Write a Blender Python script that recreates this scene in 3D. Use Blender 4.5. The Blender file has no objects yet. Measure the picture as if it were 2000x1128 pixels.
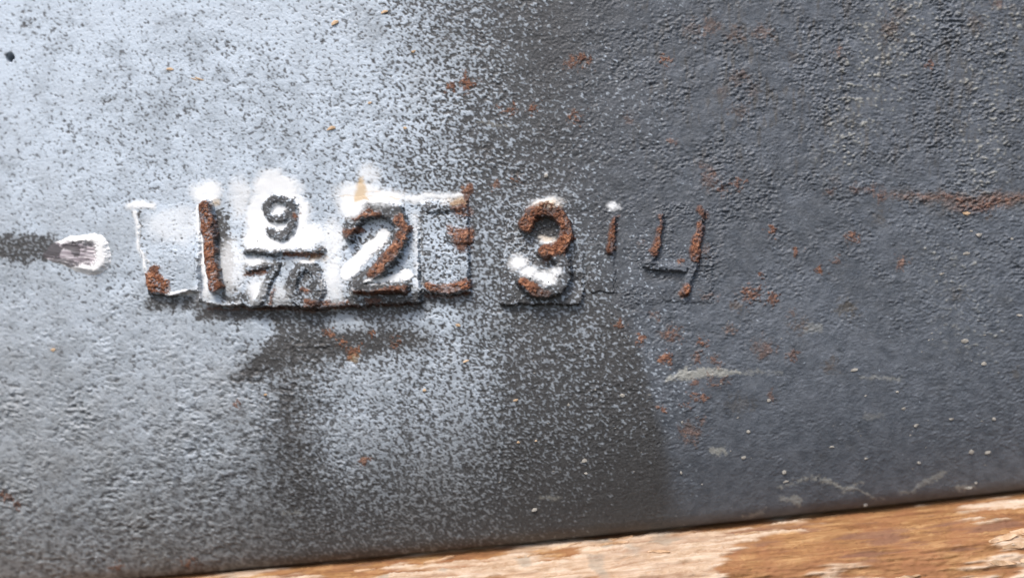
import bpy, math, random
import numpy as np
from mathutils import Matrix

# ------------------------------------------------------------------ camera, sky, sun, exposure
S = 0.0002                      # metres per unit; the plate is laid out in units of 0.2 mm
DIST = 2150.0                   # camera distance in those units
TH = math.atan(0.0975)          # the phone was held a little crooked
RX = np.array([math.cos(TH), 0.0, -math.sin(TH)])
UP = np.array([math.sin(TH), 0.0, math.cos(TH)])
ORG = np.array([0.0, 0.0, 0.22])
scene = bpy.context.scene
cam_d = bpy.data.cameras.new('camera'); cam = bpy.data.objects.new('camera', cam_d)
scene.collection.objects.link(cam); scene.camera = cam
cam_d.sensor_width = 36.0
cam_d.lens = 36.0 * DIST / 2000.0
cam_d.clip_start = 0.005; cam_d.clip_end = 50
m = Matrix.Identity(4)
BACK = np.array([0.0, -1.0, 0.0])
for r in range(3):
    m[r][0] = RX[r]; m[r][1] = UP[r]; m[r][2] = BACK[r]
    m[r][3] = ORG[r] + BACK[r] * DIST * S
cam.matrix_world = m
cam_d.dof.use_dof = True
cam_d.dof.focus_distance = (DIST - 5) * S
cam_d.dof.aperture_fstop = 1.7

SUN_EL, SUN_AZ = math.radians(56), math.radians(200)   # azimuth from +Y, clockwise; plate faces -Y
w = bpy.data.worlds.new('World'); scene.world = w; w.use_nodes = True
nt = w.node_tree; bg = nt.nodes['Background']
sky = nt.nodes.new('ShaderNodeTexSky'); sky.sky_type = 'NISHITA'; sky.sun_disc = False
sky.sun_elevation = SUN_EL; sky.sun_rotation = SUN_AZ
sky.air_density = 1.0; sky.dust_density = 3.0; sky.ozone_density = 1.0
nt.links.new(sky.outputs[0], bg.inputs[0]); bg.inputs[1].default_value = 0.12
sd = bpy.data.lights.new('sun', 'SUN'); sd.energy = 1.5; sd.angle = math.radians(15); sd.color = (1.0, 0.97, 0.93)
so = bpy.data.objects.new('sun', sd); scene.collection.objects.link(so)
so.rotation_euler = (math.radians(90) - SUN_EL, 0, math.pi - SUN_AZ)
vs = scene.view_settings
vs.view_transform = 'Standard'; vs.look = 'None'; vs.gamma = 1.0; vs.use_curve_mapping = False
vs.exposure = 0.74

# ------------------------------------------------------------------ fields over the plate
U0, V0, W, H = -200, -150, 2400, 1400
uu = (np.arange(W) + U0).astype(np.float32); vv = (np.arange(H) + V0).astype(np.float32)
UU, VV = np.meshgrid(uu, vv)
_ky = np.fft.fftfreq(H)[:, None].astype(np.float32); _kx = np.fft.rfftfreq(W)[None, :].astype(np.float32)

def _filt(seed, F):
    n = np.random.default_rng(seed).standard_normal((H, W), dtype=np.float32)
    r = np.fft.irfft2(np.fft.rfft2(n) * F, s=(H, W)).astype(np.float32)
    return (r - r.mean()) / r.std()

def band(seed, wl, aniso=1.0, ang=0.0, bw=0.45):
    c, s = math.cos(math.radians(ang)), math.sin(math.radians(ang))
    a = (_kx * c + _ky * s) * aniso; b = -_kx * s + _ky * c
    k = np.sqrt(a * a + b * b) * wl
    return _filt(seed, np.exp(-((k - 1) / bw) ** 2))

def low(seed, wl, p=3.0, aniso=1.0, ang=0.0):
    c, s = math.cos(math.radians(ang)), math.sin(math.radians(ang))
    a = (_kx * c + _ky * s) * aniso; b = -_kx * s + _ky * c
    k2 = (a * a + b * b) * wl * wl
    return _filt(seed, (1 + k2) ** (-p / 2))

def blur(F, r):
    k2 = _kx * _kx + _ky * _ky
    return np.fft.irfft2(np.fft.rfft2(F) * np.exp(-2 * (math.pi * r) ** 2 * k2), s=(H, W)).astype(np.float32)

def ss(a, b, x):
    t = np.clip((x - a) / (b - a), 0, 1)
    return t * t * (3 - 2 * t)

def ctrl(us, rows):
    vs_ = np.array([r[0] for r in rows], float); g = np.array([r[1] for r in rows], float)
    a = np.stack([np.interp(uu, us, r) for r in g])                     # rows x W
    j = np.clip(np.searchsorted(vs_, vv) - 1, 0, len(vs_) - 2)
    t = np.clip((vv - vs_[j]) / (vs_[j + 1] - vs_[j]), 0, 1)[:, None]
    return blur((a[j] * (1 - t) + a[j + 1] * t).astype(np.float32), 22)

NZ = low(1, 40, 3.0); NZ2 = low(2, 40, 3.0)             # edge wander
NF = low(3, 10, 2.2)                                     # ragged small scale
WX, WY = NZ * 2.2 + NF * 0.8, NZ2 * 2.2
GR = band(4, 9.5, 1.4, 22, 0.7) * 0.65 + band(5, 6, 1.3, 10, 0.7) * 0.5 + band(6, 19, 1.4, 10, .7) * 0.45 + low(14, 60, 2.4) * .06
GR /= GR.std()
GB = band(7, 14, 1.5, 10, 0.7) * 0.7 + band(8, 7.5, 1.5, 12, .7) * .5 + band(15, 27, 1.6, 5, .7) * .45; GB /= GB.std()     # cast skin, lower left
GD = band(9, 10.5, 1.6, -20, 0.75) * 0.6 + band(10, 6, 1.4, -20, .7) * .55 + band(16, 22, 1.8, -15, .7) * .38; GD /= GD.std()   # brushed coat, right
BIG = low(11, 220, 3.2); MID = low(12, 70, 3.0)

def win(x0, x1, y0, y1):
    a, b = max(0, int(y0 - V0)), min(H, int(y1 - V0) + 1)
    c, d = max(0, int(x0 - U0)), min(W, int(x1 - U0) + 1)
    return slice(a, b), slice(c, d)

def d_line(pts, X, Y, hw):
    hws = hw if isinstance(hw, (list, tuple)) else [hw] * len(pts)
    out = None
    for (p, q, h0, h1) in zip(pts[:-1], pts[1:], hws[:-1], hws[1:]):
        dx, dy = q[0] - p[0], q[1] - p[1]
        t = np.clip(((X - p[0]) * dx + (Y - p[1]) * dy) / (dx * dx + dy * dy + 1e-6), 0, 1)
        d = np.hypot(X - p[0] - t * dx, Y - p[1] - t * dy) - (h0 + (h1 - h0) * t)
        out = d if out is None else np.minimum(out, d)
    return out

def d_poly(pts, X, Y):
    d = d_line(list(pts) + [pts[0]], X, Y, 0.0)
    ins = np.zeros(X.shape, bool)
    n = len(pts)
    for i in range(n):
        (x1, y1), (x2, y2) = pts[i], pts[(i + 1) % n]
        c = ((y1 > Y) != (y2 > Y)) & (X < (x2 - x1) * (Y - y1) / (y2 - y1 + 1e-9) + x1)
        ins ^= c
    return np.where(ins, -d, d)

def d_ell(c, X, Y):
    x, y, rx, ry = c[:4]
    k = np.hypot((X - x) / rx, (Y - y) / ry)
    return (k - 1) * min(rx, ry)

def shape(kind, pts, hw=0.0, pad=40, rag=1.0, wander=1.0):
    """signed distance of one drawn shape in its own window"""
    if kind == 'e':
        b = (pts[0] - pts[2], pts[0] + pts[2], pts[1] - pts[3], pts[1] + pts[3])
    else:
        xs = [p[0] for p in pts]; ys = [p[1] for p in pts]; b = (min(xs), max(xs), min(ys), max(ys))
    h = max(hw) if isinstance(hw, (list, tuple)) else hw
    s = win(b[0] - h - pad, b[1] + h + pad, b[2] - h - pad, b[3] + h + pad)
    X = UU[s] + WX[s] * wander; Y = VV[s] + WY[s] * wander
    d = d_ell(pts, X, Y) if kind == 'e' else d_line(pts, X, Y, hw) if kind == 'l' else d_poly(pts, X, Y)
    return s, d + NF[s] * rag

def put(F, kind, pts, hw=0.0, soft=4.0, val=1.0, rag=1.0, op='max', wander=1.0):
    s, d = shape(kind, pts, hw, pad=soft * 2 + 8, rag=rag, wander=wander)
    a = ss(soft, -soft, d) * val
    if op == 'max': F[s] = np.maximum(F[s], a)
    elif op == 'sub': F[s] = F[s] * (1 - a)
    elif op == 'add': F[s] = F[s] + a
    return F

Z = lambda: np.zeros((H, W), np.float32)

# --- how much of the iron the old white wash still covers
US = [0, 200, 400, 600, 700, 800, 900, 1000, 1100, 1200, 1400, 2000]
cov = ctrl(US, [
    (0,    [.93, .92, .91, .86, .80, .62, .42, .20, .10, .05, .01, .01]),
    (120,  [.93, .91, .90, .84, .82, .68, .45, .20, .08, .04, .01, .01]),
    (230,  [.91, .90, .88, .84, .80, .68, .45, .22, .10, .04, .0, .0]),
    (340,  [.89, .88, .88, .85, .80, .62, .45, .24, .12, .05, .0, .0]),
    (450,  [.90, .89, .90, .90, .80, .66, .50, .36, .20, .08, .0, .0]),
    (600,  [.88, .88, .86, .60, .62, .70, .60, .34, .26, .08, .0, .0]),
    (700,  [.86, .87, .84, .48, .56, .60, .56, .34, .26, .12, .0, .0]),
    (800,  [.84, .84, .80, .42, .62, .58, .54, .28, .24, .10, .0, .0]),
    (900,  [.82, .80, .72, .36, .46, .46, .42, .20, .16, .07, .0, .0]),
    (1000, [.76, .70, .60, .30, .32, .30, .24, .12, .10, .05, .0, .0]),
    (1128, [.60, .55, .42, .25, .18, .15, .12, .08, .06, .03, .0, .0])])
cov = np.clip(cov + BIG * 0.025 * (cov > .02), 0, .965)
thick, rust, soot_shade, cream, olive, pale, hole = Z(), Z(), Z(), Z(), Z(), Z(), Z()

# the coat on the right, blue grey, with a clear edge low down where the rubbed patch ends
EDGE = [(1150, -200), (1150, 300), (1190, 520), (1225, 610), (1252, 690), (1272, 770), (1298, 870), (1312, 950), (1320, 1060), (1330, 1300)]
ex = np.interp(vv, [p[1] for p in EDGE], [p[0] for p in EDGE])[:, None] + NZ * 3
esoft = np.interp(vv, [-150, 420, 560, 680, 800, 1000], [240, 190, 60, 14, 13, 40])[:, None]
blue = ss(-esoft, esoft, UU - ex).astype(np.float32)

# --- the raised number tiles and their numerals: outlines
TILE_A = [(262, 404), (392, 396), (396, 570), (372, 571), (336, 580), (291, 573)]
TILE_B = [(376, 388), (640, 384), (818, 386), (822, 588), (700, 597), (600, 602), (520, 600), (432, 596), (392, 588)]
TILE_E = [(822, 396), (914, 392), (918, 572), (824, 573)]
TILE_3 = [(992, 392), (1138, 392), (1141, 572), (1130, 592), (978, 594), (976, 570)]
TILE_1 = [(1150, 405), (1200, 402), (1200, 569), (1152, 571)]
TILE_4 = [(1226, 400), (1392, 400), (1392, 590), (1232, 592)]
def arc(cx, cy, rx, ry, a0, a1, n=10):
    return [(cx + rx * math.cos(math.radians(a0 + (a1 - a0) * i / n)), cy + ry * math.sin(math.radians(a0 + (a1 - a0) * i / n))) for i in range(n + 1)]
N_1 = [[(404, 404), (426, 560)]]
N_9 = [arc(547, 406, 24, 19, 0, 360, 16), [(572, 404), (575, 426), (568, 449), (550, 460), (531, 453)]]
N_BAR = [[(484, 491), (632, 491)]]
N_7 = [[(488, 524), (545, 516)], [(545, 516), (524, 556), (508, 590)]]
N_0 = [arc(602, 556, 27, 37, 0, 360, 16)]
N_2 = [[(684, 459), (694, 430), (716, 413), (746, 408), (774, 418), (788, 444), (778, 484), (742, 526), (698, 562)], [(696, 562), (792, 560)]]
N_3 = [[(1028, 442), (1036, 420), (1058, 408), (1084, 413), (1102, 434), (1105, 462), (1092, 486), (1062, 491)],
       [(1076, 492), (1098, 508), (1103, 534), (1090, 558), (1062, 568), (1034, 562), (1018, 548)]]
N_1B = [[(1201, 426), (1190, 486)]]
N_4 = [[(1291, 420), (1277, 494)], [(1277, 494), (1262, 514), (1334, 526)], [(1368, 414), (1356, 500), (1338, 568)]]
N_E = [[(842, 406), (906, 404)], [(880, 466), (914, 466)], [(834, 562), (908, 560)]]

def bare(kind, pts, hw=0.0, soft=8, to=0.25, a=1.0):
    s, d = shape(kind, pts, hw, pad=soft * 2 + 8, rag=2.0)
    t = ss(soft, -soft, d) * a
    cov[s] = cov[s] * (1 - t) + to * t
# coverage on and round the tiles, lowered in places to paint their shade
bare('p', TILE_A, 0, 10, .93); bare('p', TILE_B, 0, 8, .86); bare('p', TILE_E, 0, 8, .68)
bare('e', (1060, 490, 80, 110), 0, 30, .34); bare('e', (1062, 450, 24, 26), 0, 6, .06); bare('e', (1066, 508, 18, 9), 0, 5, .1); bare('l', [(985, 584), (1125, 582)], 9, 10, .12)  # the dark eye of the 3 is painted shade under its arc
for ln, hw, to in ((N_9, 9, .12), (N_7, 10, .22), (N_0, 12, .14), (N_2, 16, .16), (N_BAR, 6, .2), (N_E, 8, .45), (N_3, 14, .1)):
    for l in ln: bare('l', l, hw, 5, to)
bare('e', (602, 556, 24, 34), 0, 8, .34)
bare('l', [(427, 425), (449, 562)], 13, 9, .13); bare('l', [(700, 584), (812, 580)], 8, 7, .08); bare('l', [(440, 584), (560, 592), (690, 588)], 5, 6, .2); bare('l', [(272, 418), (284, 522)], 2, 3, .1); bare('l', [(826, 402), (828, 560)], 2, 3, .2); bare('l', [(440, 570), (640, 592)], 8, 8, .5)  # the thin line inside the blank tile's left edge is painted shadow
bare('p', [(690, 470), (770, 440), (760, 480), (700, 520)], 0, 8, .5)
bare('l', [(296, 592), (380, 592)], 12, 12, .25); bare('l', [(395, 610), (640, 618), (830, 600)], 13, 12, .15)  # dark strips under the tiles, painted cast shadow
bare('l', [(832, 592), (925, 585)], 10, 12, .25); bare('l', [(925, 400), (930, 570)], 5, 8, .3)
bare('e', (600, 640, 70, 45), 0, 18, .30); bare('e', (765, 632, 45, 26), 0, 12, .35)
bare('e', (672, 632, 34, 22), 0, 10, .90, .9); bare('e', (505, 640, 26, 22), 0, 10, .92); bare('e', (845, 625, 50, 28), 0, 14, .82, .8)
bare('l', [(470, 735), (540, 690), (680, 672), (832, 660)], [10, 27, 25, 12], 20, .10)
bare('e', (715, 745, 70, 30), 0, 25, .85, .6); bare('e', (690, 850, 70, 70), 0, 50, .76, .55); bare('e', (890, 760, 50, 140), 0, 50, .66, .5)
bare('l', [(560, 700), (580, 960)], [15, 30], 40, .24, .75)
bare('e', (40, 484, 95, 26), 0, 8, .22); bare('e', (1090, 680, 95, 130), 0, 50, .2, .7)
bare('l', [(1120, 600), (1150, 660)], 18, 18, .45, .8)
cov = np.clip(cov, 0, .985)

# thick white paint: runs and blobs that gathered over the tiles
for e in [(404, 378, 27, 22, 1), (541, 372, 44, 30, 1), (545, 430, 62, 62, 1), (600, 462, 36, 24, 1), (504, 462, 26, 26, 1), (530, 345, 22, 14, .8),
          (500, 508, 24, 7, 1), (505, 566, 16, 22, .9), (555, 575, 14, 20, .5), (604, 509, 18, 5, .9), (455, 520, 26, 50, .55), (655, 545, 17, 45, .75),
          (700, 376, 40, 20, 1), (690, 400, 30, 26, .95), (755, 388, 40, 14, 1), (720, 340, 20, 18, .6), (400, 575, 20, 14, .6), (650, 470, 20, 40, .6),
          (1066, 396, 25, 9, 1), (1068, 470, 15, 8, 1), (1012, 512, 15, 12, 1), (1034, 530, 13, 13, 1), (1062, 541, 20, 12, 1), (1086, 530, 10, 8, .9),
          (1194, 401, 9, 7, 1), (345, 440, 55, 35, .40), (470, 390, 22, 40, .6), (1066, 344, 4, 4, .8)]:
    put(thick, 'e', e[:4], soft=min(12, e[3] * .8), val=e[4], rag=1.0)
for l, hw, so_, va in [([(752, 458), (720, 492), (682, 535)], [8, 13, 14], 4, 1), ([(722, 551), (794, 538)], [4, 9], 4, 1), ([(700, 574), (690, 570)], 4, 4, .6),
                      ([(800, 389), (858, 387), (906, 384)], [7, 6, 6], 8, .95), ([(814, 420), (818, 560)], 6, 8, .45), ([(256, 403), (296, 401)], 6, 6, 1),
                      ([(262, 414), (288, 545)], 4, 4, .85), ([(386, 408), (410, 566)], 5, 5, .85), ([(330, 573), (372, 572)], 4, 3, .9), ([(402, 590), (470, 594)], 4, 4, .5)]:
    put(thick, 'l', l, hw, soft=so_, val=va, rag=1.2)
for ln, hw, a in ((N_9, 10, 1), (N_BAR, 5, .95), (N_1, 12, 1), (N_7, 7, .6)):
    for l in ln: put(thick, 'l', l, hw, soft=3, val=a, op='sub', rag=1.5)
put(thick, 'e', (546, 407, 11, 7), soft=4, val=.75)
put(thick, 'l', [(518, 439), (556, 437)], 5, soft=3, val=1)
bare('l', [(518, 439), (556, 437)], 4, 3, .98); bare('e', (546, 407, 10, 6), 0, 4, .7)
thick = np.clip(thick * 1.12, 0, 1); thick *= ss(-2.2, -.6, GR + thick * 2.2)
# the fresh drop with the wiped streak behind it
DROP = [(84, 500), (96, 484), (112, 472), (140, 465), (160, 461)] + arc(180, 497, 35, 39, -95, 95, 14) + [(160, 530), (142, 521), (110, 512)]
DROP_IN = [(60, 470), (122, 474), (150, 471), (186, 474), (193, 492), (188, 512), (172, 521), (150, 518), (110, 509), (60, 512)]

# rust
def rustspot(u, v, r, a=1.0, ol=0.0, asp=1.0):
    r *= .82; a *= .8
    s, d = shape('e', (u, v, r * asp, r), 0, pad=r * 1.5 + 8, rag=3.2)
    t = ss(r * .6, -r * .6, d + NF[s] * r * .34 + NZ[s] * r * .1) * a
    olive[s] = np.maximum(olive[s], ss(r * 1.1, -r * .4, d + NF[s] * r * .3) * a * .45)
    rust[s] = np.maximum(rust[s], t * (1 - ol)); olive[s] = np.maximum(olive[s], t * ol)
for q in [(910, 163, 13), (877, 171, 6), (1137, 117, 9, .9, 0, 1.4), (1114, 121, 7, .7, 0, 1.5), (1122, 228, 10, .9), (1040, 212, 7), (1000, 215, 5), (975, 215, 4, .7),
          (912, 376, 9), (965, 358, 6), (1005, 352, 6), (1225, 230, 9, .5, .5), (1300, 120, 8, .8), (1385, 330, 14, .5, .6), (1384, 350, 15, .8, .4), (1315, 275, 8, .7, .3),
          (1440, 152, 12, .8, .7), (1436, 70, 15, .9, .8), (1484, 66, 15, .8, .7), (1390, 55, 18, .8, .7), (1352, 62, 15, .7, .7), (1742, 55, 24, .9, .85), (1815, 128, 6, .8), (1946, 8, 12, .8, .6),
          (1760, 25, 18, .6, .9), (1900, 50, 14, .6, .9), (1470, 180, 12, .6, .8), (1410, 180, 12, .6, .8), (1440, 215, 14, .7, .8), (1550, 110, 14, .5, .9), (1640, 105, 8, .7, .5),
          (1505, 447, 6), (1663, 464, 8, .9, .2), (1560, 491, 5, .9), (1635, 510, 6, .8, .3), (1602, 525, 7), (1758, 511, 9, .8, .4), (1483, 540, 5, .9), (1464, 575, 13, 1, .1, 1.2), (1505, 584, 9),
          (1436, 600, 12, .9, .85), (1653, 602, 17, .9, 1, 1.1), (1548, 613, 8, .8, .6), (1560, 633, 12, .9, .8, 1.2), (1428, 645, 9, .9, .7), (1311, 655, 11, .9, .4, 1.2), (1371, 671, 9), (1297, 700, 10, 1),
          (1359, 698, 7, .9, .3), (1397, 701, 10, .95, .4), (1492, 681, 18, .85, .6, 1.1), (1544, 695, 9, .9, .4), (1620, 715, 11, .7, .9, 1.3), (1718, 423, 14, .6, 1), (1208, 632, 6), (1246, 660, 8, 1, .1),
          (1282, 612, 6, .8, .3), (1357, 745, 6, .9, .3), (1388, 744, 7, .8, .4, 1.6), (1418, 740, 7, .8, .5), (1336, 790, 6, .9, .4), (1366, 777, 8, .95, .2, 1.6), (1290, 795, 5, .8), (1350, 845, 16, .9, .6, 1.1),
          (1367, 822, 6, .8, .5), (1510, 772, 7, .9, .6), (1440, 790, 14, .5, 1, 2.0), (1383, 487, 9, .7, .5), (1330, 510, 6, .9), (1256, 472, 6, .6, .5), (1380, 578, 7, .6, .4, 2), (1440, 360, 7, .8, .1, 1.5), (1408, 372, 6, .7),
          (1620, 378, 7, .8, .1), (1668, 368, 8, .7), (1705, 372, 8, .7, 0, 1.6), (1720, 386, 6, .8, 0, 1.4), (1632, 350, 9, .5, .6), (685, 690, 9), (665, 670, 6), (700, 680, 5), (725, 650, 5), (772, 668, 6), (712, 898, 6, .8, 0, 1.6),
          (640, 652, 7, .8), (458, 790, 4, .7), (8, 972, 7, .8, 0, 2), (232, 1108, 9, .7, 0, 1.4), (370, 1098, 8, .6, 0, 1.5), (30, 985, 5, .7), (105, 682, 5, .6, .6), (1935, 420, 5, .9, .8), (1870, 575, 9, .5, 1), (1985, 730, 9, .6, 1)]:
    rustspot(*q)
# rust streak at the far right
put(rust, 'l', [(1690, 370), (1760, 382), (1840, 386), (1870, 396), (1945, 394), (1996, 382), (2080, 376)], [.5, 1, 4, 14, 13, 4, 1], soft=11, val=.7, rag=5)
put(olive, 'l', [(1740, 380), (1860, 392), (1990, 390)], [6, 16, 12], soft=14, val=.5, rag=5)
s_ = win(1600, 2200, 330, 450); rust[s_] *= .3 + .7 * ss(-1.0, .4, NF[s_] + GD[s_] * .3)
# rust on the tiles
for l, hw, a in [([(405, 408), (426, 558)], [11, 11], 1), ([(300, 534), (296, 548)], 12, .9), ([(296, 552), (326, 562)], 14, 1), ([(486, 532), (520, 530)], 4, .9), ([(560, 497), (632, 498)], 4, .9),
                 ([(700, 425), (728, 416), (740, 420)], 6, .85), ([(676, 456), (706, 452)], 7, .85), ([(782, 432), (797, 448)], 9, .8), ([(788, 458), (770, 488), (740, 520), (728, 536)], [9, 13, 11, 6], .9),
                 ([(700, 572), (762, 566), (794, 564)], [3, 5, 6], .95), ([(722, 584), (742, 586)], 6, .7), ([(892, 402), (912, 412)], 12, .65), ([(884, 448), (918, 462), (906, 482)], 11, .8), ([(838, 560), (910, 556)], [7, 10], 1),
                 ([(410, 600), (520, 604), (640, 604)], 3, .5), ([(640, 601), (760, 594), (815, 592)], 3, .6), ([(830, 577), (914, 576)], 3, .8), ([(605, 590), (640, 588)], [6, 7], .9), ([(596, 566), (604, 570)], 4, .7), ([(536, 570), (530, 592)], 5, .6), ([(578, 422), (583, 426)], 4, .8), ([(600, 600), (680, 590)], 3, .6),
                 ([(1030, 440), (1040, 416), (1060, 408), (1086, 414), (1104, 436), (1107, 464), (1094, 486), (1062, 491)], [14, 15, 14, 14, 13, 13, 13, 12], 1), ([(1018, 552), (1040, 566), (1066, 570)], [7, 9, 6], 1),
                 ([(1066, 500), (1066, 505)], 7, .6), ([(1201, 426), (1190, 486)], [5, 8], 1), ([(1291, 422), (1287, 446)], [3, 4], .7), ([(1287, 452), (1276, 492)], [7, 9], .95),
                 ([(1369, 414), (1374, 420)], 8, .8), ([(1366, 440), (1356, 506)], [8, 9], .95), ([(1341, 560), (1337, 570)], 10, 1), ([(920, 370), (914, 392)], 6, .8)]:
    put(rust, 'l', l, hw, soft=3, val=a, rag=1.6)
put(rust, 'p', [(283, 531), (300, 530), (318, 540), (334, 552), (331, 571), (293, 574)], soft=3, val=1, rag=1.5)
put(rust, 'e', (906, 466, 17, 22), soft=7, val=.85, rag=3); put(rust, 'e', (898, 409, 16, 14), soft=7, val=.7, rag=3)
s_ = win(250, 1400, 350, 620); rust[s_] *= .45 + .55 * ss(-1.5, .1, NF[s_] + .8 * NZ2[s_])
put(cream, 'p', [(699, 345), (709, 345), (714, 372), (722, 392), (694, 392), (700, 366)], soft=4, val=.85, rag=.4)
put(cream, 'l', [(665, 383), (748, 374)], 1.4, soft=2, val=.5, rag=.3); put(cream, 'l', [(700, 386), (780, 388)], 1.4, soft=2, val=.5, rag=.3)
put(cream, 'e', (1070, 398, 22, 7), soft=5, val=.55); put(cream, 'e', (895, 394, 16, 6), soft=5, val=.6); put(cream, 'e', (622, 503, 18, 6), soft=5, val=.5); put(cream, 'e', (1068, 466, 14, 6), soft=4, val=.5)
put(cream, 'e', (690, 696, 12, 8), soft=5, val=.5); put(cream, 'e', (422, 398, 8, 6), soft=5, val=.6)
# brown-black stains and streaks, with the shade under tiles and numerals painted in
put(soot_shade, 'l', [(470, 735), (540, 690), (680, 672), (832, 660)], [8, 24, 22, 10], soft=17, val=.85, rag=4)
put(soot_shade, 'l', [(395, 608), (640, 614), (830, 600)], 12, soft=10, val=.8, rag=2); put(soot_shade, 'l', [(296, 590), (385, 590)], 12, soft=10, val=.6, rag=2)  # tile shadows put into the colour below the bottom edges
put(soot_shade, 'l', [(830, 588), (922, 584)], 8, soft=8, val=.7, rag=2)
put(soot_shade, 'l', [(560, 700), (580, 950)], [24, 36], soft=44, val=.42, rag=4); put(soot_shade, 'l', [(1060, 640), (1080, 960)], [30, 50], soft=60, val=.35, rag=4); put(soot_shade, 'l', [(1215, 700), (1255, 980)], [10, 40], soft=50, val=.32, rag=4)
put(soot_shade, 'l', [(1060, -160), (1070, 330)], [45, 40], soft=70, val=.45, rag=6)
put(soot_shade, 'l', [(545, 640), (560, 760), (590, 940)], [10, 26, 22], soft=22, val=.55, rag=4)
put(soot_shade, 'p', [(992, 612), (1130, 606), (1216, 618), (1250, 690), (1270, 770), (1296, 870), (1308, 980), (1250, 1050), (1000, 1040), (985, 800)], soft=13, val=.42, rag=3)
put(soot_shade, 'l', [(790, 690), (800, 930)], [5, 12], soft=24, val=.25, rag=4)
put(soot_shade, 'e', (1060, 640, 60, 40), soft=30, val=.4); put(soot_shade, 'e', (40, 482, 80, 24), soft=10, val=.55, rag=3)
put(soot_shade, 'l', [(700, 584), (812, 580)], 8, soft=5, val=.8, rag=2); put(soot_shade, 'e', (566, 545, 14, 40), soft=8, val=.5, rag=3); put(soot_shade, 'l', [(428, 430), (450, 562)], 10, soft=9, val=.6, rag=3); put(soot_shade, 'l', [(985, 606), (1130, 606)], 9, soft=8, val=.6, rag=2); put(soot_shade, 'e', (1062, 450, 22, 24), soft=7, val=.7, rag=2)  # includes painted shade under the tile of the 3 and inside its arc
put(soot_shade, 'l', [(1262, 536), (1330, 544)], 5, soft=6, val=.6, rag=2)  # painted shadow below the crossbar of the 4
for l in N_2: put(soot_shade, 'l', l, 13, soft=5, val=.5, rag=2)
foot_tone = ctrl(US, [(0, [.0] * 6 + [.05] * 6), (350, [.08, .06, .04, 0, 0, 0, 0, .05, .05, .05, .05, .05]), (600, [.30, .26, .18, .10, .10, .10, .10, .1, .1, 0, 0, 0]), (800, [.56, .52, .45, .35, .25, .22, .22, .2, .2, .1, .05, .1]),
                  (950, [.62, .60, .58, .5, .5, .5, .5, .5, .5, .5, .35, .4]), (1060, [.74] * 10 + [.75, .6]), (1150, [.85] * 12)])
foot_tone = np.clip(foot_tone + BIG * .06 + MID * .04, 0, 1)  # wash and iron turn darker and greyer towards the foot
# scratches and rubbed pale marks on the right
for l, hw, a in [([(1300, 741), (1335, 730), (1395, 727), (1446, 727)], [2, 8, 9, 3], .9), ([(1440, 727), (1530, 726)], [3, 1], .4), ([(1680, 737), (1755, 744)], [1, 4], .5),
                 ([(1520, 951), (1552, 940), (1586, 934)], [2, 1.5, 1.5], .6), ([(1586, 934), (1650, 950), (1725, 976)], [1.8, 2.5, 1], .7), ([(1648, 956), (1682, 941)], [4, 2], .55), ([(1762, 962), (1800, 950), (1842, 922)], [4, 4, 6], .5),
                 ([(1388, 880), (1416, 881)], 5, .8), ([(1528, 974), (1560, 976)], [5, 8], .6), ([(1452, 1004), (1488, 1000)], [2, 5], .5), ([(1872, 954), (1898, 952)], 5, .7), ([(1690, 812), (1720, 812)], 7, .25), ([(1578, 640), (1600, 638)], 8, .35),
                 ([(925, 242), (945, 240), (985, 246)], [.6, 1, .6], .5), ([(555, 1003), (590, 1001)], 2.5, .4), ([(1055, 975), (1090, 976)], 2, .5)]:
    put(pale, 'l', l, hw, soft=3.5, val=a, rag=2.0)
pale_band = blur(np.maximum(0, GD - 1.1), 1) * 2.2                 # highlights painted on the crests of an old cream coat, upper right
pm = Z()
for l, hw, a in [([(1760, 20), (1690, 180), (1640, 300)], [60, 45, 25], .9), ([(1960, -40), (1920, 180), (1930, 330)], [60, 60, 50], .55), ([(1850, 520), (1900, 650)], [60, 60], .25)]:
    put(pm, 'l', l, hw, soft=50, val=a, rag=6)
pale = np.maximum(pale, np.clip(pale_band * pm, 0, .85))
# dark dabs
dab = Z()
warm = low(20, 55, 2.6, .22) * ss(1150, 1300, UU) * ss(520, 150, VV); olive = np.maximum(olive, np.clip((warm - .4) * .35, 0, .5))
put(dab, 'e', (945, 296, 20, 20), soft=9, val=.95, rag=3); put(dab, 'e', (918, 915, 11, 12), soft=7, val=1, rag=4); put(dab, 'e', (945, 270, 14, 5), soft=5, val=.6, rag=3)
for q in [(308, 152, 6), (205, 195, 14), (138, 250, 8), (231, 138, 6), (446, 92, 10), (45, 18, 8), (50, 45, 10), (130, 238, 9), (365, 218, 9), (296, 371, 8)]:
    put(dab, 'e', (q[0], q[1], q[2] * .8, q[2] * .55), soft=3, val=.8, rag=2.5)
put(hole, 'e', (20, 111, 8, 8), soft=2.0, val=1, rag=.6, wander=.4)
put(dab, 'e', (17, 110, 13, 13), soft=6, val=.6, rag=2)

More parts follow.
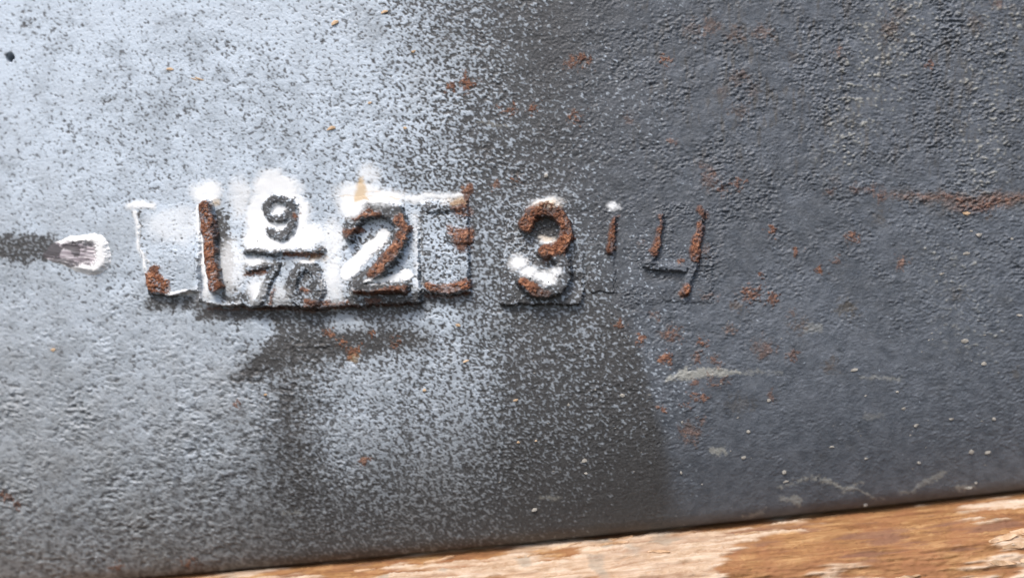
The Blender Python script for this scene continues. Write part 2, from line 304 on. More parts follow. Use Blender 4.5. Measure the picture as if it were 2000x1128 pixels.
# final wash mask: the paint sits on the high grain, the pits stay bare
thr = -np.log(np.clip(cov, .004, .99) / (1 - np.clip(cov, .004, .99))) / 1.702
gsel = GR * (1 - ss(500, 760, VV) * ss(760, 420, UU) * .8) + GB * ss(500, 760, VV) * ss(760, 420, UU) * .8
soft_w = .72 + .1 * ss(700, 300, UU) + .45 * ss(520, 900, VV) * ss(800, 400, UU)
wash = ss(thr - soft_w, thr + soft_w, gsel + MID * .10)
wash = 1 - (1 - wash) * (1 - .22 * ss(.55, .95, cov) - .18 * ss(600, 900, VV) * ss(.2, .6, cov))
wash *= .62 + .38 * ss(.25, .92, cov)
wash *= 1 - ss(.2, .9, dab) * ss(-1.6, .6, -GR + .2)
wash = np.clip(wash * (1 - .85 * rust), 0, 1)
thick = np.clip(thick * (1 - rust), 0, 1)
soot_shade = np.clip(soot_shade + dab * .5, 0, 1)
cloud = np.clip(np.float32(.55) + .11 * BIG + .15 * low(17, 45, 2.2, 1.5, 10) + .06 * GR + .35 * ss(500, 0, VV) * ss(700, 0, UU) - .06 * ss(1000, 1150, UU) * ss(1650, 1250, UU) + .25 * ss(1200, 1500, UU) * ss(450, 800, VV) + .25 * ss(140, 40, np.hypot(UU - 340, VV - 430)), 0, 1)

# relief of the iron skin, in units
amp = ctrl([0, 300, 600, 900, 1150, 1400, 1700, 2000], [(0, [.15, .15, .25, .8, .95, 1.1, 1.1, 1.1]), (250, [.18, .18, .3, .8, .95, 1.0, 1.0, 1.1]), (450, [.35, .35, .4, .8, .9, .9, .75, .9]),
        (600, [.9, .9, .8, .8, .8, .7, .45, .6]), (750, [1.25, 1.25, 1.05, .9, .7, .40, .28, .5]), (950, [1.35, 1.25, 1.0, .8, .5, .25, .22, .4]), (1130, [1.2, 1.0, .7, .35, .25, .15, .15, .2])])
lowleft = ss(450, 760, VV) * ss(1000, 550, UU)
right = ss(900, 1400, UU)
REL = (GR * (1 - lowleft) * (1 - right) * .8 + GB * lowleft * .9 + GD * right * 1.25) * amp * .62
REL *= np.clip(.85 + .38 * low(18, 90, 2.6) + .2 * low(19, 30, 2.4), .25, 2.0)
REL *= 1 - .9 * thick
REL += thick * 2.0 + rust * (NF * .7 + .8) + MID * .5 * amp + pale * .5
REL -= ss(.1, .9, hole) * 45 + dab * 1.0

# ------------------------------------------------------------------ from the layout to metres
def v_edge(u): return 1062 - 0.0975 * (u - 1000) - 0.9e-5 * (u - 1000) ** 2
def body_depth(u, v):
    dp = 4.2e-5 * (u - 1150) ** 2                                     # the casting is gently convex
    s = (v_edge(u) - v) * math.cos(TH)
    t = np.clip((380 - s) / 380, 0, 1.2)
    dp = dp + 62 * t ** 2.4                                           # it rolls under towards its foot
    q = np.clip((26 - s) / 26, 0, 1)
    return dp + 22 * (1 - np.sqrt(np.maximum(1 - q * q, 0)))
def to_world(u, v, rel):
    d = body_depth(u, v)
    k = (1 + d / DIST) * S
    x, y = (u - 1000) * k, -(v - 564) * k
    return ORG[None] + x[:, None] * RX[None] + y[:, None] * UP[None] + ((d - rel) * S)[:, None] * np.array([0, 1.0, 0])[None]
def samp(F, u, v):
    x = np.clip(u - U0, 0, W - 1.001); y = np.clip(v - V0, 0, H - 1.001)
    i, j = x.astype(int), y.astype(int); a, b = x - i, y - j
    return (F[j, i] * (1 - a) + F[j, i + 1] * a) * (1 - b) + (F[j + 1, i] * (1 - a) + F[j + 1, i + 1] * a) * b

FIELDS = dict(wash=wash, thick=thick, rust=rust, soot_shade=soot_shade, cream=cream, olive=olive, pale=pale, blue=blue, foot_tone=foot_tone, cloud=cloud)

# ------------------------------------------------------------------ materials
def nodes(name):
    mt = bpy.data.materials.new(name); mt.use_nodes = True
    return mt, mt.node_tree.nodes, mt.node_tree.links, mt.node_tree.nodes['Principled BSDF']
def attr(n, name):
    a = n.new('ShaderNodeAttribute'); a.attribute_name = name; return a.outputs['Fac']
def mix(n, l, fac, a, b):
    x = n.new('ShaderNodeMix'); x.data_type = 'RGBA'
    for sock, val in ((x.inputs[0], fac), (x.inputs[6], a), (x.inputs[7], b)):
        if isinstance(val, (float, int)): sock.default_value = val
        elif isinstance(val, tuple): sock.default_value = (*val, 1)
        else: l.new(val, sock)
    return x.outputs[2]
def math_(n, l, op, a, b=0.0, clamp=False):
    x = n.new('ShaderNodeMath'); x.operation = op; x.use_clamp = clamp
    for sock, val in ((x.inputs[0], a), (x.inputs[1], b)):
        if isinstance(val, (float, int)): sock.default_value = val
        else: l.new(val, sock)
    return x.outputs[0]
def noise(n, l, scale, detail=3, rough=.55, vec=None, dist=0.0):
    if vec is None:
        vec = n.new('ShaderNodeTexCoord').outputs['Object']
    x = n.new('ShaderNodeTexNoise'); x.inputs['Scale'].default_value = scale; x.inputs['Detail'].default_value = detail
    x.inputs['Roughness'].default_value = rough; x.inputs['Distortion'].default_value = dist
    l.new(vec, x.inputs['Vector']); return x.outputs[0]
def ramp(n, l, fac, stops):
    x = n.new('ShaderNodeValToRGB'); e = x.color_ramp.elements
    while len(e) < len(stops): e.new(.5)
    for el, (p, c) in zip(e, stops): el.position = p; el.color = (*c, 1)
    l.new(fac, x.inputs[0]); return x.outputs[0]

def iron_material():
    mt, n, l, b = nodes('painted_cast_iron')
    f1 = noise(n, l, 900, 4); f2 = noise(n, l, 260, 3); f3 = noise(n, l, 60, 2)
    iron = ramp(n, l, f1, [(.3, (.040, .041, .043)), (.7, (.108, .108, .109))])
    iron = mix(n, l, math_(n, l, 'MULTIPLY', f3, .35), iron, (.070, .067, .064))
    coat = ramp(n, l, f2, [(.3, (.088, .099, .116)), (.7, (.148, .162, .184))])
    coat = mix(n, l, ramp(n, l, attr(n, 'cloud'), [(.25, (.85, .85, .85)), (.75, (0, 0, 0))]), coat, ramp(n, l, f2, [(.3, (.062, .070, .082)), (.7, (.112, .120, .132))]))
    c = mix(n, l, attr(n, 'blue'), iron, coat)
    c = mix(n, l, math_(n, l, 'MULTIPLY', attr(n, 'soot_shade'), .75), c, (.050, .046, .043))
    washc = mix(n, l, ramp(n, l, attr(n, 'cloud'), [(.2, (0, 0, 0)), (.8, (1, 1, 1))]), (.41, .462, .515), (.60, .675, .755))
    washc = mix(n, l, math_(n, l, 'MULTIPLY', attr(n, 'foot_tone'), .85), washc, ramp(n, l, f2, [(.3, (.17, .165, .148)), (.7, (.29, .28, .255))]))
    washc = mix(n, l, math_(n, l, 'MULTIPLY', attr(n, 'soot_shade'), .45), washc, (.10, .09, .08))
    wf = math_(n, l, 'ADD', attr(n, 'wash'), math_(n, l, 'MULTIPLY', math_(n, l, 'SUBTRACT', f1, .5), .6))
    c = mix(n, l, ramp(n, l, wf, [(.05, (0, 0, 0)), (.95, (1, 1, 1))]), c, washc)
    c = mix(n, l, math_(n, l, 'MULTIPLY', attr(n, 'foot_tone'), .40), c, (.078, .071, .065))
    c = mix(n, l, attr(n, 'thick'), c, ramp(n, l, f2, [(.32, (.80, .81, .81)), (.5, (.87, .87, .86)), (.7, (.89, .89, .88))]))
    c = mix(n, l, math_(n, l, 'MULTIPLY', attr(n, 'cream'), .9), c, (.62, .42, .20))
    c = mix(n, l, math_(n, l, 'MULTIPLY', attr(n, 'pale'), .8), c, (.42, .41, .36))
    c = mix(n, l, math_(n, l, 'MULTIPLY', attr(n, 'olive'), .8), c, ramp(n, l, f1, [(.3, (.05, .04, .026)), (.7, (.13, .10, .065))]))
    rustc = ramp(n, l, noise(n, l, 520, 6, .7), [(.36, (.06, .022, .014)), (.5, (.25, .095, .045)), (.63, (.56, .27, .15))])
    rustc = mix(n, l, ramp(n, l, noise(n, l, 130, 3), [(.42, (0, 0, 0)), (.66, (.75, .75, .75))]), rustc, ramp(n, l, f1, [(.3, (.03, .016, .012)), (.7, (.12, .05, .03))]))
    c = mix(n, l, attr(n, 'rust'), c, rustc)
    l.new(c, b.inputs['Base Color'])
    r = math_(n, l, 'ADD', math_(n, l, 'ADD', math_(n, l, 'MULTIPLY', f2, .2), math_(n, l, 'MULTIPLY', f3, .3)), .22)
    r = math_(n, l, 'ADD', r, math_(n, l, 'MULTIPLY', attr(n, 'rust'), .4), True)
    l.new(r, b.inputs['Roughness']); b.inputs['Specular IOR Level'].default_value = .42
    bp = n.new('ShaderNodeBump'); bp.inputs['Strength'].default_value = .6; bp.inputs['Distance'].default_value = .0005
    h = math_(n, l, 'ADD', f1, math_(n, l, 'MULTIPLY', attr(n, 'rust'), math_(n, l, 'MULTIPLY', f1, 2.0)))
    h = math_(n, l, 'MULTIPLY', h, math_(n, l, 'SUBTRACT', 1.0, math_(n, l, 'MULTIPLY', attr(n, 'thick'), .85)))
    l.new(h, bp.inputs['Height']); l.new(bp.outputs[0], b.inputs['Normal'])
    return mt
IRON = iron_material()

def wood_material():
    mt, n, l, b = nodes('weathered_timber')
    tc = n.new('ShaderNodeTexCoord'); mp = n.new('ShaderNodeMapping'); mp.inputs['Scale'].default_value = (.12, 1, 1)
    l.new(tc.outputs['Object'], mp.inputs[0])
    g = noise(n, l, 420, 4, .6, mp.outputs[0], .6); g2 = noise(n, l, 110, 3, .5, mp.outputs[0], 1.0); f = noise(n, l, 160, 3)
    brown = ramp(n, l, g, [(.32, (.14, .060, .022)), (.5, (.34, .175, .068)), (.68, (.55, .33, .15))])
    brown = mix(n, l, math_(n, l, 'MULTIPLY', g2, .55), brown, (.26, .12, .050))
    palec = ramp(n, l, g, [(.32, (.44, .29, .18)), (.52, (.62, .47, .34)), (.68, (.70, .58, .46))])
    blot = ramp(n, l, noise(n, l, 75, 4, .65), [(.4, (0, 0, 0)), (.65, (.7, .7, .7))])
    brown = mix(n, l, blot, brown, (.30, .13, .06))
    palec = mix(n, l, ramp(n, l, noise(n, l, 190, 4, .7), [(.5, (0, 0, 0)), (.7, (.4, .4, .4))]), palec, (.36, .21, .10))
    c = mix(n, l, attr(n, 'torn'), brown, palec)
    c = mix(n, l, math_(n, l, 'MULTIPLY', attr(n, 'stain'), .7), c, mix(n, l, f, (.16, .08, .05), (.24, .12, .08)))
    c = mix(n, l, math_(n, l, 'MULTIPLY', attr(n, 'grey'), .6), c, (.30, .27, .22))
    l.new(c, b.inputs['Base Color']); b.inputs['Roughness'].default_value = .72; b.inputs['Specular IOR Level'].default_value = .25
    bp = n.new('ShaderNodeBump'); bp.inputs['Strength'].default_value = .5; bp.inputs['Distance'].default_value = .0006
    l.new(g, bp.inputs['Height']); l.new(bp.outputs[0], b.inputs['Normal'])
    return mt
WOOD = wood_material()

def plain(name, lo, hi, scale, rough):
    mt, n, l, b = nodes(name)
    l.new(ramp(n, l, noise(n, l, scale, 3), [(.3, lo), (.7, hi)]), b.inputs['Base Color']); b.inputs['Roughness'].default_value = rough
    return mt

# ------------------------------------------------------------------ mesh helpers
def link(name, me, mat, parent=None):
    o = bpy.data.objects.new(name, me); scene.collection.objects.link(o)
    if mat: me.materials.append(mat)
    if parent: o.parent = parent
    return o
def mesh_np(name, co, faces, attrs=None, smooth=True):
    me = bpy.data.meshes.new(name)
    faces = np.asarray(faces, np.int32)
    me.vertices.add(len(co)); me.vertices.foreach_set('co', np.asarray(co, np.float32).ravel())
    me.loops.add(faces.size); me.loops.foreach_set('vertex_index', faces.ravel())
    me.polygons.add(len(faces))
    me.polygons.foreach_set('loop_start', np.arange(0, faces.size, faces.shape[1], dtype=np.int32))
    me.update(calc_edges=True)
    if smooth: me.polygons.foreach_set('use_smooth', np.ones(len(faces), bool))
    for k, a in (attrs or {}).items():
        at = me.attributes.new(k, 'FLOAT', 'POINT'); at.data.foreach_set('value', np.asarray(a, np.float32).ravel())
    me.validate()
    return me
def grid_faces(nr, nc, off=0):
    i = (np.arange(nr - 1)[:, None] * nc + np.arange(nc - 1)[None, :]).ravel() + off
    return np.stack([i, i + nc, i + nc + 1, i + 1], 1)

# ------------------------------------------------------------------ the cast iron plate
plate = bpy.data.objects.new('cast_iron_plate', None); scene.collection.objects.link(plate); plate.empty_display_size = .05
plate['label'] = 'grey cast iron casting with worn white paint and raised rusty numbers on wooden plank'
plate['category'] = 'casting'

NC, NR = 1360, 730
gu = np.linspace(-190, 2190, NC)
r_ = np.linspace(0, 1, NR)
Ug = np.tile(gu, (NR, 1)); Vg = -140 + r_[:, None] * (v_edge(gu)[None, :] + 140)
u1, v1 = Ug.ravel(), Vg.ravel()
edge_fade = ss(0, 30, (v_edge(u1) - v1))
co = to_world(u1, v1, samp(REL, u1, v1) * (.25 + .75 * edge_fade))
faces = [grid_faces(NR, NC)]
at = {k: samp(F, u1, v1) for k, F in FIELDS.items()}
# rim and back so that it is a solid slab
ring = np.concatenate([np.arange(NC), (np.arange(1, NR) * NC + NC - 1), ((NR - 1) * NC + np.arange(NC - 2, -1, -1)), (np.arange(NR - 2, 0, -1) * NC)])
bk = co[ring].copy(); bk[:, 1] = co[:, 1].max() + .012
n0 = len(co); k = np.arange(len(ring)); k2 = (k + 1) % len(ring)
faces.append(np.stack([ring[k], ring[k2], n0 + k2, n0 + k], 1))
top_i, bot_i = np.arange(NC), None
br = n0 + np.arange(NC); bb = n0 + NC + (NR - 1) + np.arange(NC - 2, -1, -1)   # back top row, back bottom row (left to right, one short)
bb = np.concatenate([bb, [n0 + NC + NR - 2]])
faces.append(np.stack([br[:-1], br[1:], bb[1:], bb[:-1]], 1))
at = {k_: np.concatenate([a, a[ring]]) for k_, a in at.items()}
face_o = link('plate_face', mesh_np('plate_face', np.concatenate([co, bk]), np.concatenate(faces), at), IRON, plate)

TILEH = Z()                                   # height the tiles add, so numerals can sit on them
def relief_part(name, parent, dists, height, soft, label, rough=1.0, under=True, sag=0.0, crisp=1.0):
    """one raised piece of the casting as a mesh of its own, its skirt sunk into what carries it"""
    s = win(min(d[0][1].start for d in dists) + U0, max(d[0][1].stop for d in dists) + U0, min(d[0][0].start for d in dists) + V0, max(d[0][0].stop for d in dists) + V0)
    D = np.full((s[0].stop - s[0].start, s[1].stop - s[1].start), 99.0, np.float32)
    for (q, d) in dists:
        a = slice(q[0].start - s[0].start, q[0].stop - s[0].start); c = slice(q[1].start - s[1].start, q[1].stop - s[1].start)
        D[a, c] = np.minimum(D[a, c], d)
    m_ = ss(soft, -soft, D)
    Hh = m_ * height(UU[s], VV[s]) if callable(height) else m_ * height
    z = REL[s] * rough + TILEH[s] + Hh - 5.0 * ss(soft * .9, soft * 1.5, D) - .6 * (m_ < .02)
    keep = D < soft * 1.6 + 1
    nr, nc = D.shape
    fi = grid_faces(nr, nc); kk = keep.ravel(); fi = fi[kk[fi].all(1)]
    used = np.unique(fi); re = np.zeros(nr * nc, np.int32); re[used] = np.arange(len(used))
    u_, v_ = UU[s].ravel()[used].astype(float), VV[s].ravel()[used].astype(float)
    me = mesh_np(name, to_world(u_, v_, z.ravel()[used].astype(float)), re[fi], {k_: F[s].ravel()[used] for k_, F in FIELDS.items()})
    o = link(name, me, IRON, parent); o['label'] = label
    return o, s, Hh
def tile(poly, h, soft, label):
    q = shape('p', poly, 0, pad=14, rag=.8, wander=.6)
    o, s, Hh = relief_part('number_tile', plate, [q], h, soft, label)
    TILEH[s] = np.maximum(TILEH[s], Hh); return o
def numeral(parent, lines, hw, h, label, soft=3.6, name='raised_numeral'):
    qs = [shape('l', l, w_, pad=12, rag=.9, wander=.55) for l, w_ in zip(lines, hw)]
    return relief_part(name, parent, qs, h, soft, label)[0]

hb = lambda lo, hi, v0, v1: (lambda X, Y: lo + (hi - lo) * ss(v0, v1, Y))
tA = tile(TILE_A, hb(.3, 14, 402, 560), 3.0, 'white painted tile with a rust corner, blank')
tB = tile(TILE_B, (lambda X, Y: (.3 + 20.7 * ss(392, 575, Y)) * (.62 + .38 * ss(376, 480, X))), 3.4, 'long white tile carrying 1, 9 over 70 and 2')
tE = tile(TILE_E, hb(8, 13, 400, 560), 3.6, 'speckled tile with rusty worn bars')
t3 = tile(TILE_3, (lambda X, Y: (.3 + 12.7 * ss(430, 580, Y)) * (1 - .75 * ss(1070, 1138, X) * ss(590, 545, Y))), 2.4, 'dark tile carrying the rusty 3')
t1 = tile(TILE_1, hb(.2, 3, 440, 570), 3.0, 'faint dark tile with a thin rusty 1')
t4 = tile(TILE_4, hb(.2, 2.0, 420, 590), 3.5, 'faint dark tile carrying the 4')
numeral(tB, N_1, [12], 20, 'rusty raised 1')
numeral(tB, N_9, [8.5, 9], 10, 'small dark raised 9 on white')
numeral(tB, N_BAR, [4.5], 14, 'raised fraction bar', name='fraction_bar')
numeral(tB, N_7, [6, 8], 7, 'worn raised 7 below the bar')
numeral(tB, N_0, [10], 8, 'mottled raised 0 below the bar')
numeral(tB, N_2, [[11, 14, 15, 15, 15, 14, 14, 13, 11], [9, 8]], 22, 'large mottled raised 2')
numeral(tE, N_E, [7, 11, 9], 4, 'worn rusty bars of an illegible character')
numeral(t3, N_3, [[13, 14, 14, 14, 13, 13, 13, 12], [10, 13, 14, 14, 14, 13, 10]], 20, 'flaking rusty raised 3')
numeral(t1, N_1B, [[4, 8]], 9, 'thin rusty raised 1')
numeral(t4, N_4, [[6, 8], [8, 8, 8], [7, 9, 9]], 11, 'slim raised 4 with rust on its strokes')

# fresh paint drop with its wiped, pinkish inside
qd = shape('p', DROP, 0, pad=14, rag=.35, wander=.6); qi = shape('p', DROP_IN, 0, pad=30, rag=1.2, wander=.8)
sD = qd[0]; inn = Z(); inn[qi[0]] = ss(6, -5, qi[1])
STR = low(21, 7, 2.6, 7.0, 4)
dm, n, l, b = nodes('white_paint_drop')
cc = mix(n, l, attr(n, 'wiped'), (.88, .87, .85), (.40, .34, .37))
cc = mix(n, l, attr(n, 'streak'), cc, (.085, .075, .08)); l.new(cc, b.inputs['Base Color']); b.inputs['Roughness'].default_value = .35
D = qd[1]; m_ = ss(4, -9, D); inside = inn[sD]
wiped = np.clip(inside * (.78 + .2 * STR[sD]), 0, 1)
dk = Z()
for l, hw, va in [([(60, 484), (104, 488), (122, 484)], [22, 14, 3], .95), ([(124, 480), (148, 482), (152, 497)], [5, 10, 7], .85), ([(100, 512), (125, 511), (155, 517)], [8, 7, 4], .85), ([(156, 483), (184, 479)], [2.5, 1.2], .8),
                  ([(162, 501), (176, 506)], [2, 1], .7), ([(160, 513), (181, 519)], [3, 1.5], .75), ([(166, 492), (172, 491)], 2, .7), ([(80, 500), (100, 500)], [8, 5], .8)]:
    put(dk, 'l', l, hw, soft=2.5, val=va, rag=1.3, wander=.6)
streak = np.clip(dk[sD] + inside * .28 * ss(.4, 1.6, STR[sD]), 0, 1)
z = REL[sD] * (1 - .8 * m_) + m_ * (9 - 7.0 * inside + STR[sD] * inside * .5) * (.2 + .8 * ss(95, 165, UU[sD])) - 4 * ss(3, 6, D)
keep = (D < 7).ravel(); fi = grid_faces(*D.shape); fi = fi[keep[fi].all(1)]; used = np.unique(fi); re = np.zeros(D.size, np.int32); re[used] = np.arange(len(used))
pd = link('paint_drop', mesh_np('paint_drop', to_world(UU[sD].ravel()[used].astype(float), VV[sD].ravel()[used].astype(float), z.ravel()[used].astype(float)), re[fi],
          {'wiped': wiped.ravel()[used], 'streak': streak.ravel()[used]}), dm, plate)
pd['label'] = 'thick white paint drop with a wiped pinkish middle'

# ------------------------------------------------------------------ timber under the plate
lowz = float(co[-NC:, 2].min())
edge_y = float(np.median(co[-NC:, 1]))
BX = 1750
na, nb = 800, 230
rng = np.random.default_rng(5)
a_ = np.linspace(-BX, BX, na)
prof = np.array([(420, 0), (200, 0), (edge_y / S + 30, -1), (edge_y / S - 20, -4), (30, -22), (-15, -62), (-38, -120), (-48, -200), (-50, -330), (-50, -560)], float)
seg = np.concatenate([[0], np.cumsum(np.hypot(*np.diff(prof, axis=0).T))])
tb = np.concatenate([np.linspace(0, seg[2], 25, endpoint=False), np.linspace(seg[2], seg[8], nb - 45, endpoint=False), np.linspace(seg[8], seg[-1], 20)])
ker = np.hanning(9); ker /= ker.sum()
py = np.convolve(np.pad(np.interp(tb, seg, prof[:, 0]), 4, 'edge'), ker, 'valid'); pz = np.convolve(np.pad(np.interp(tb, seg, prof[:, 1]), 4, 'edge'), ker, 'valid')
A, T = np.meshgrid(a_, tb)
def grab(F, A, T, su=1.0, sv=1.0, ou=0, ov=0):
    x = ((A * su + BX + ou) % (W - 2)); y = ((T * sv + ov) % (H - 2)); i, j = x.astype(int), y.astype(int); fa, fb = x - i, y - j
    return (F[j, i] * (1 - fa) + F[j, i + 1] * fa) * (1 - fb) + (F[j + 1, i] * (1 - fa) + F[j + 1, i + 1] * fa) * fb
GW = low(31, 14, 2.4, 8.0); GW2 = low(32, 60, 2.8, 2.6); GW3 = band(33, 10, 12, 0, .6)
g1 = grab(GW, A, T, .7); g2 = grab(GW2, A, T, .7, 1, 300, 100); g3 = grab(GW3, A, T, .7)
t0 = seg[3]
tornc = np.full(A.shape, -.9)
for (x, t, rx, rt, v) in [(-800, 60, 260, 60, .6), (-120, 70, 130, 60, 1.6), (110, 75, 190, 70, 2.4), (270, 80, 150, 40, 1.4), (-330, 60, 80, 40, .7), (420, 40, 130, 10, 1.2), (560, 190, 260, 45, 1.6), (990, 15, 150, 18, 2.6),
                          (985, 110, 90, 22, 2.0), (930, 200, 120, 50, 1.4), (640, 70, 230, 50, -1.0), (130, 20, 90, 9, -1.6), (200, 140, 45, 26, -1.6), (1350, 80, 200, 60, 1.0), (-1300, 80, 200, 60, 1)]:
    tornc += v * np.exp(-(((A - x) / rx) ** 2 + ((T - t0 - t) / rt) ** 2))
torn = ss(-.4, .4, tornc + g2 * .8 + g1 * .3 + g3 * .05 + .12) * (.82 + .12 * g1)
torn = np.clip(torn, 0, 1)
stain = ss(.3, 1.3, g2 * .6 - g1 * .5 + .9 * np.exp(-(((A - 560) / 200) ** 2 + ((T - t0 - 60) / 50) ** 2)) + .9 * np.exp(-(((A + 480) / 40) ** 2 + ((T - t0 - 30) / 30) ** 2))) * (1 - torn)
grey = ss(1.0, 2.0, grab(MID, A, T, 1, 1.4, 50, 300)) * torn
hgt = torn * 2.6 + g1 * 1.0 + g3 * .5 + g2 * 1.5 + grab(NF, A, T, 1, 1, 20, 40) * 1.0
ny, nz = np.gradient(py), np.gradient(pz); ln_ = np.hypot(ny, nz) + 1e-9
nyv, nzv = (nz / ln_), (-ny / ln_)                              # outward: up and towards the camera
quiet = ss(seg[2] - 20, seg[3] + 60, T) * .85 + .15
Yb = (py[:, None] + nyv[:, None] * hgt * quiet) * S; Zb = (pz[:, None] + nzv[:, None] * hgt * quiet) * S + lowz - .0002
cob = np.stack([A * S, Yb, Zb], 2).reshape(-1, 3)
fb_ = [grid_faces(nb, na)[:, ::-1]]
# back, underside and ends
bz = Zb.min()
n1 = len(cob)
extra = np.array([[-BX * S, 420 * S, bz], [BX * S, 420 * S, bz]])
cob = np.concatenate([cob, extra])
timber = bpy.data.objects.new('wooden_plank', None); scene.collection.objects.link(timber); timber.empty_display_size = .05
timber['label'] = 'weathered brown wooden plank with pale torn patches under the iron casting'; timber['category'] = 'plank'
me = mesh_np('plank_body', cob, fb_[0], {'torn': np.append(torn.ravel(), [0, 0]), 'stain': np.append(stain.ravel(), [0, 0]), 'grey': np.append(grey.ravel(), [0, 0])})
body = link('plank_body', me, WOOD, timber)
import bmesh
bm = bmesh.new(); bm.from_mesh(me); bm.verts.ensure_lookup_table()
V = bm.verts
bm.faces.new([V[j * na] for j in range(nb)] + [V[n1]])
bm.faces.new([V[j * na + na - 1] for j in range(nb - 1, -1, -1)] + [V[n1 + 1]])
bm.faces.new([V[i] for i in range(na)] + [V[n1 + 1], V[n1]])
bm.faces.new([V[(nb - 1) * na + i] for i in range(na - 1, -1, -1)] + [V[n1], V[n1 + 1]])
bm.normal_update(); bm.to_mesh(me); bm.free()

def timber_point(a, t, lift=0.0):
    i = int(np.clip(round((a + BX) / (2 * BX) * (na - 1)), 0, na - 1)); j = int(np.argmin(abs(tb - t)))
    p = cob[j * na + i].copy(); p[1] += nyv[j] * lift * S; p[2] += nzv[j] * lift * S
    return p, nyv[j], nzv[j]
rnd = random.Random(8)
SPL = plain('torn_wood', (.45, .26, .13), (.70, .50, .33), 300, .75)
spots = [(905, 105, 60, 12), (960, 92, 80, 14), (930, 120, 70, 10), (985, 128, 60, 14), (890, 150, 50, 9), (1010, 60, 50, 9), (820, 175, 46, 8), (300, 8, 40, 6), (170, 4, 46, 6), (150, 20, 70, 8), (60, 12, 60, 7), (-20, 30, 40, 6), (420, 30, 50, 6), (240, 60, 44, 7), (950, 150, 60, 9), (700, 160, 60, 8), (-200, 14, 60, 6), (-350, 22, 44, 6)]
for (a, t, L, wd) in spots:
    bm = bmesh.new(); rows = []
    n_ = 7; ang = rnd.uniform(-.16, .16); curl = rnd.uniform(2, 9)
    for i in range(n_):
        f = i / (n_ - 1); x = a - L / 2 + L * f
        half = wd * .5 * (math.sin(math.pi * min(1, .12 + f * .9)) ** .7) * rnd.uniform(.75, 1.15) + .4
        row = []
        for sgn, lf in ((-1, 1.0), (1, 1.6), (1, -2.5), (-1, -2.5)):
            p, _, _ = timber_point(x, t0 + t + (f - .5) * L * ang + sgn * half, lf + curl * (f ** 2.2) * .6)
            row.append(bm.verts.new(p))
        rows.append(row)
    for r0, r1 in zip(rows[:-1], rows[1:]):
        for i in range(4): bm.faces.new((r0[i], r0[(i + 1) % 4], r1[(i + 1) % 4], r1[i]))
    bm.faces.new(rows[0][::-1]); bm.faces.new(rows[-1])
    bmesh.ops.recalc_face_normals(bm, faces=bm.faces)
    me = bpy.data.meshes.new('splinter'); bm.to_mesh(me); bm.free(); link('splinter', me, SPL, timber)

# ------------------------------------------------------------------ crumbs of wood and grit stuck to the iron
def crumbs(name, pts, mat, parent, seed):
    rg = np.random.default_rng(seed); bm = bmesh.new()
    for (u, v, r, asp, ang) in pts:
        r = r * .76
        c0 = to_world(np.array([float(u)]), np.array([float(v)]), samp(REL, np.array([float(u)]), np.array([float(v)])) + r * .25)[0]
        g = bmesh.ops.create_icosphere(bm, subdivisions=1, radius=1.0)['verts']
        ca, sa = math.cos(ang), math.sin(ang)
        for q in g:
            p = np.array(q.co) * (1 + rg.uniform(-.45, .35)); x, y = p[0] * r * asp, p[2] * r * .8
            x, y = x * ca - y * sa, x * sa + y * ca
            q.co = c0 + (x * RX + y * UP) * S + np.array([0, p[1] * r * .32 * S, 0])
    me = bpy.data.meshes.new(name); bm.to_mesh(me); bm.free()
    o = link(name, me, mat, parent); o['kind'] = 'stuff'; return o
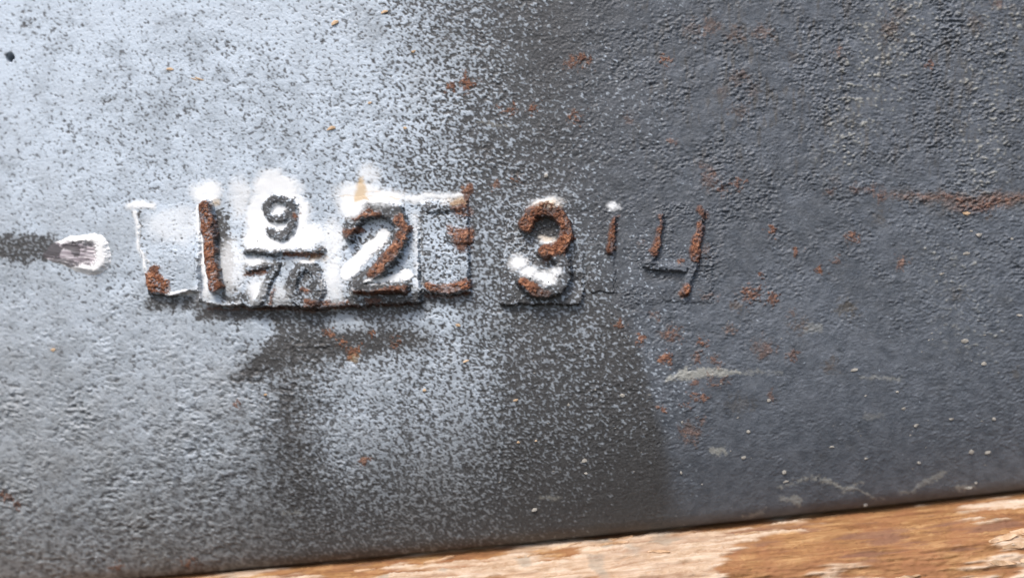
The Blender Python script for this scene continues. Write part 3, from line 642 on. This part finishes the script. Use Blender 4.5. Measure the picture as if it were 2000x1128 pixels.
woodpts = [(655, 45, 9, 1.4, .4), (648, 250, 8, 1.6, .2), (333, 135, 5, 2.2, -.1), (388, 154, 4, 3.4, -.3), (807, 101, 5, 1.5, .3), (751, 24, 5, 2, .3), (791, 250, 4, 1.4, 0), (722, 201, 4, 1.4, .2), (895, 635, 9, .7, 1.2), (910, 705, 4, 2.6, .3), (829, 761, 5, 1.1, 0),
           (519, 770, 5, 1.2, 0), (105, 683, 5, 1.5, .2), (1008, 780, 4, 2, .3), (1012, 863, 4, 1.1, 0), (1047, 860, 3, 1.2, 0), (380, 155, 2, 6, -.35), (1888, 416, 7, 1.8, .2)]
gritpts = [(1911, 459, 7, 1.2, .1), (1897, 451, 4, 1, 0), (1889, 495, 5, 2, .1), (1976, 466, 5, 1.1, 0), (1838, 535, 4, 2, .2), (1991, 615, 5, 1.8, 0), (1884, 665, 7, 1.7, .1), (1668, 722, 6, 1.8, .2), (1922, 710, 7, 1.2, 0), (1690, 985, 8, .9, .4), (1531, 922, 7, .9, .2), (1462, 842, 6, 1, 0),
           (1452, 892, 6, 1, .3), (1897, 881, 7, 1.2, .2), (1928, 883, 6, 1.3, .2), (1788, 830, 6, 1.6, .2), (1857, 818, 5, 1.4, .1), (1941, 817, 6, 1, 0), (1752, 765, 4, 1, 0), (1142, 899, 7, 1.2, .1), (1144, 924, 5, .9, .4), (1110, 790, 5, 1, 0), (1215, 772, 6, 1.2, .2), (1043, 995, 7, 1.1, .2), (1163, 760, 4, .6, .2),
           (1501, 782, 6, 1.1, .7), (1332, 824, 5, .8, 0), (1890, 952, 6, 1.9, .1), (1330, 922, 5, .9, 0), (1535, 940, 4, 2, .3), (1066, 343, 6, .8, .3), (1625, 872, 4, 1.6, 0), (1690, 895, 4, 1.5, 0), (1906, 942, 4, 1.2, 0), (1794, 903, 5, 1.1, .2), (1765, 797, 5, 1.4, .4)]
rr = np.random.default_rng(77)
for _ in range(70):
    u, v = rr.uniform(940, 2050), rr.uniform(600, 1000)
    if v < v_edge(u) - 25: gritpts.append((u, v, rr.uniform(.8, 2.1), rr.uniform(1, 2.6), rr.uniform(-.3, .5)))
crumbs('wood_crumbs', woodpts, plain('wood_crumb', (.50, .33, .19), (.68, .50, .33), 500, .8), plate, 3)
crumbs('grit', gritpts, plain('pale_grit', (.24, .22, .19), (.42, .39, .34), 500, .8), plate, 4)
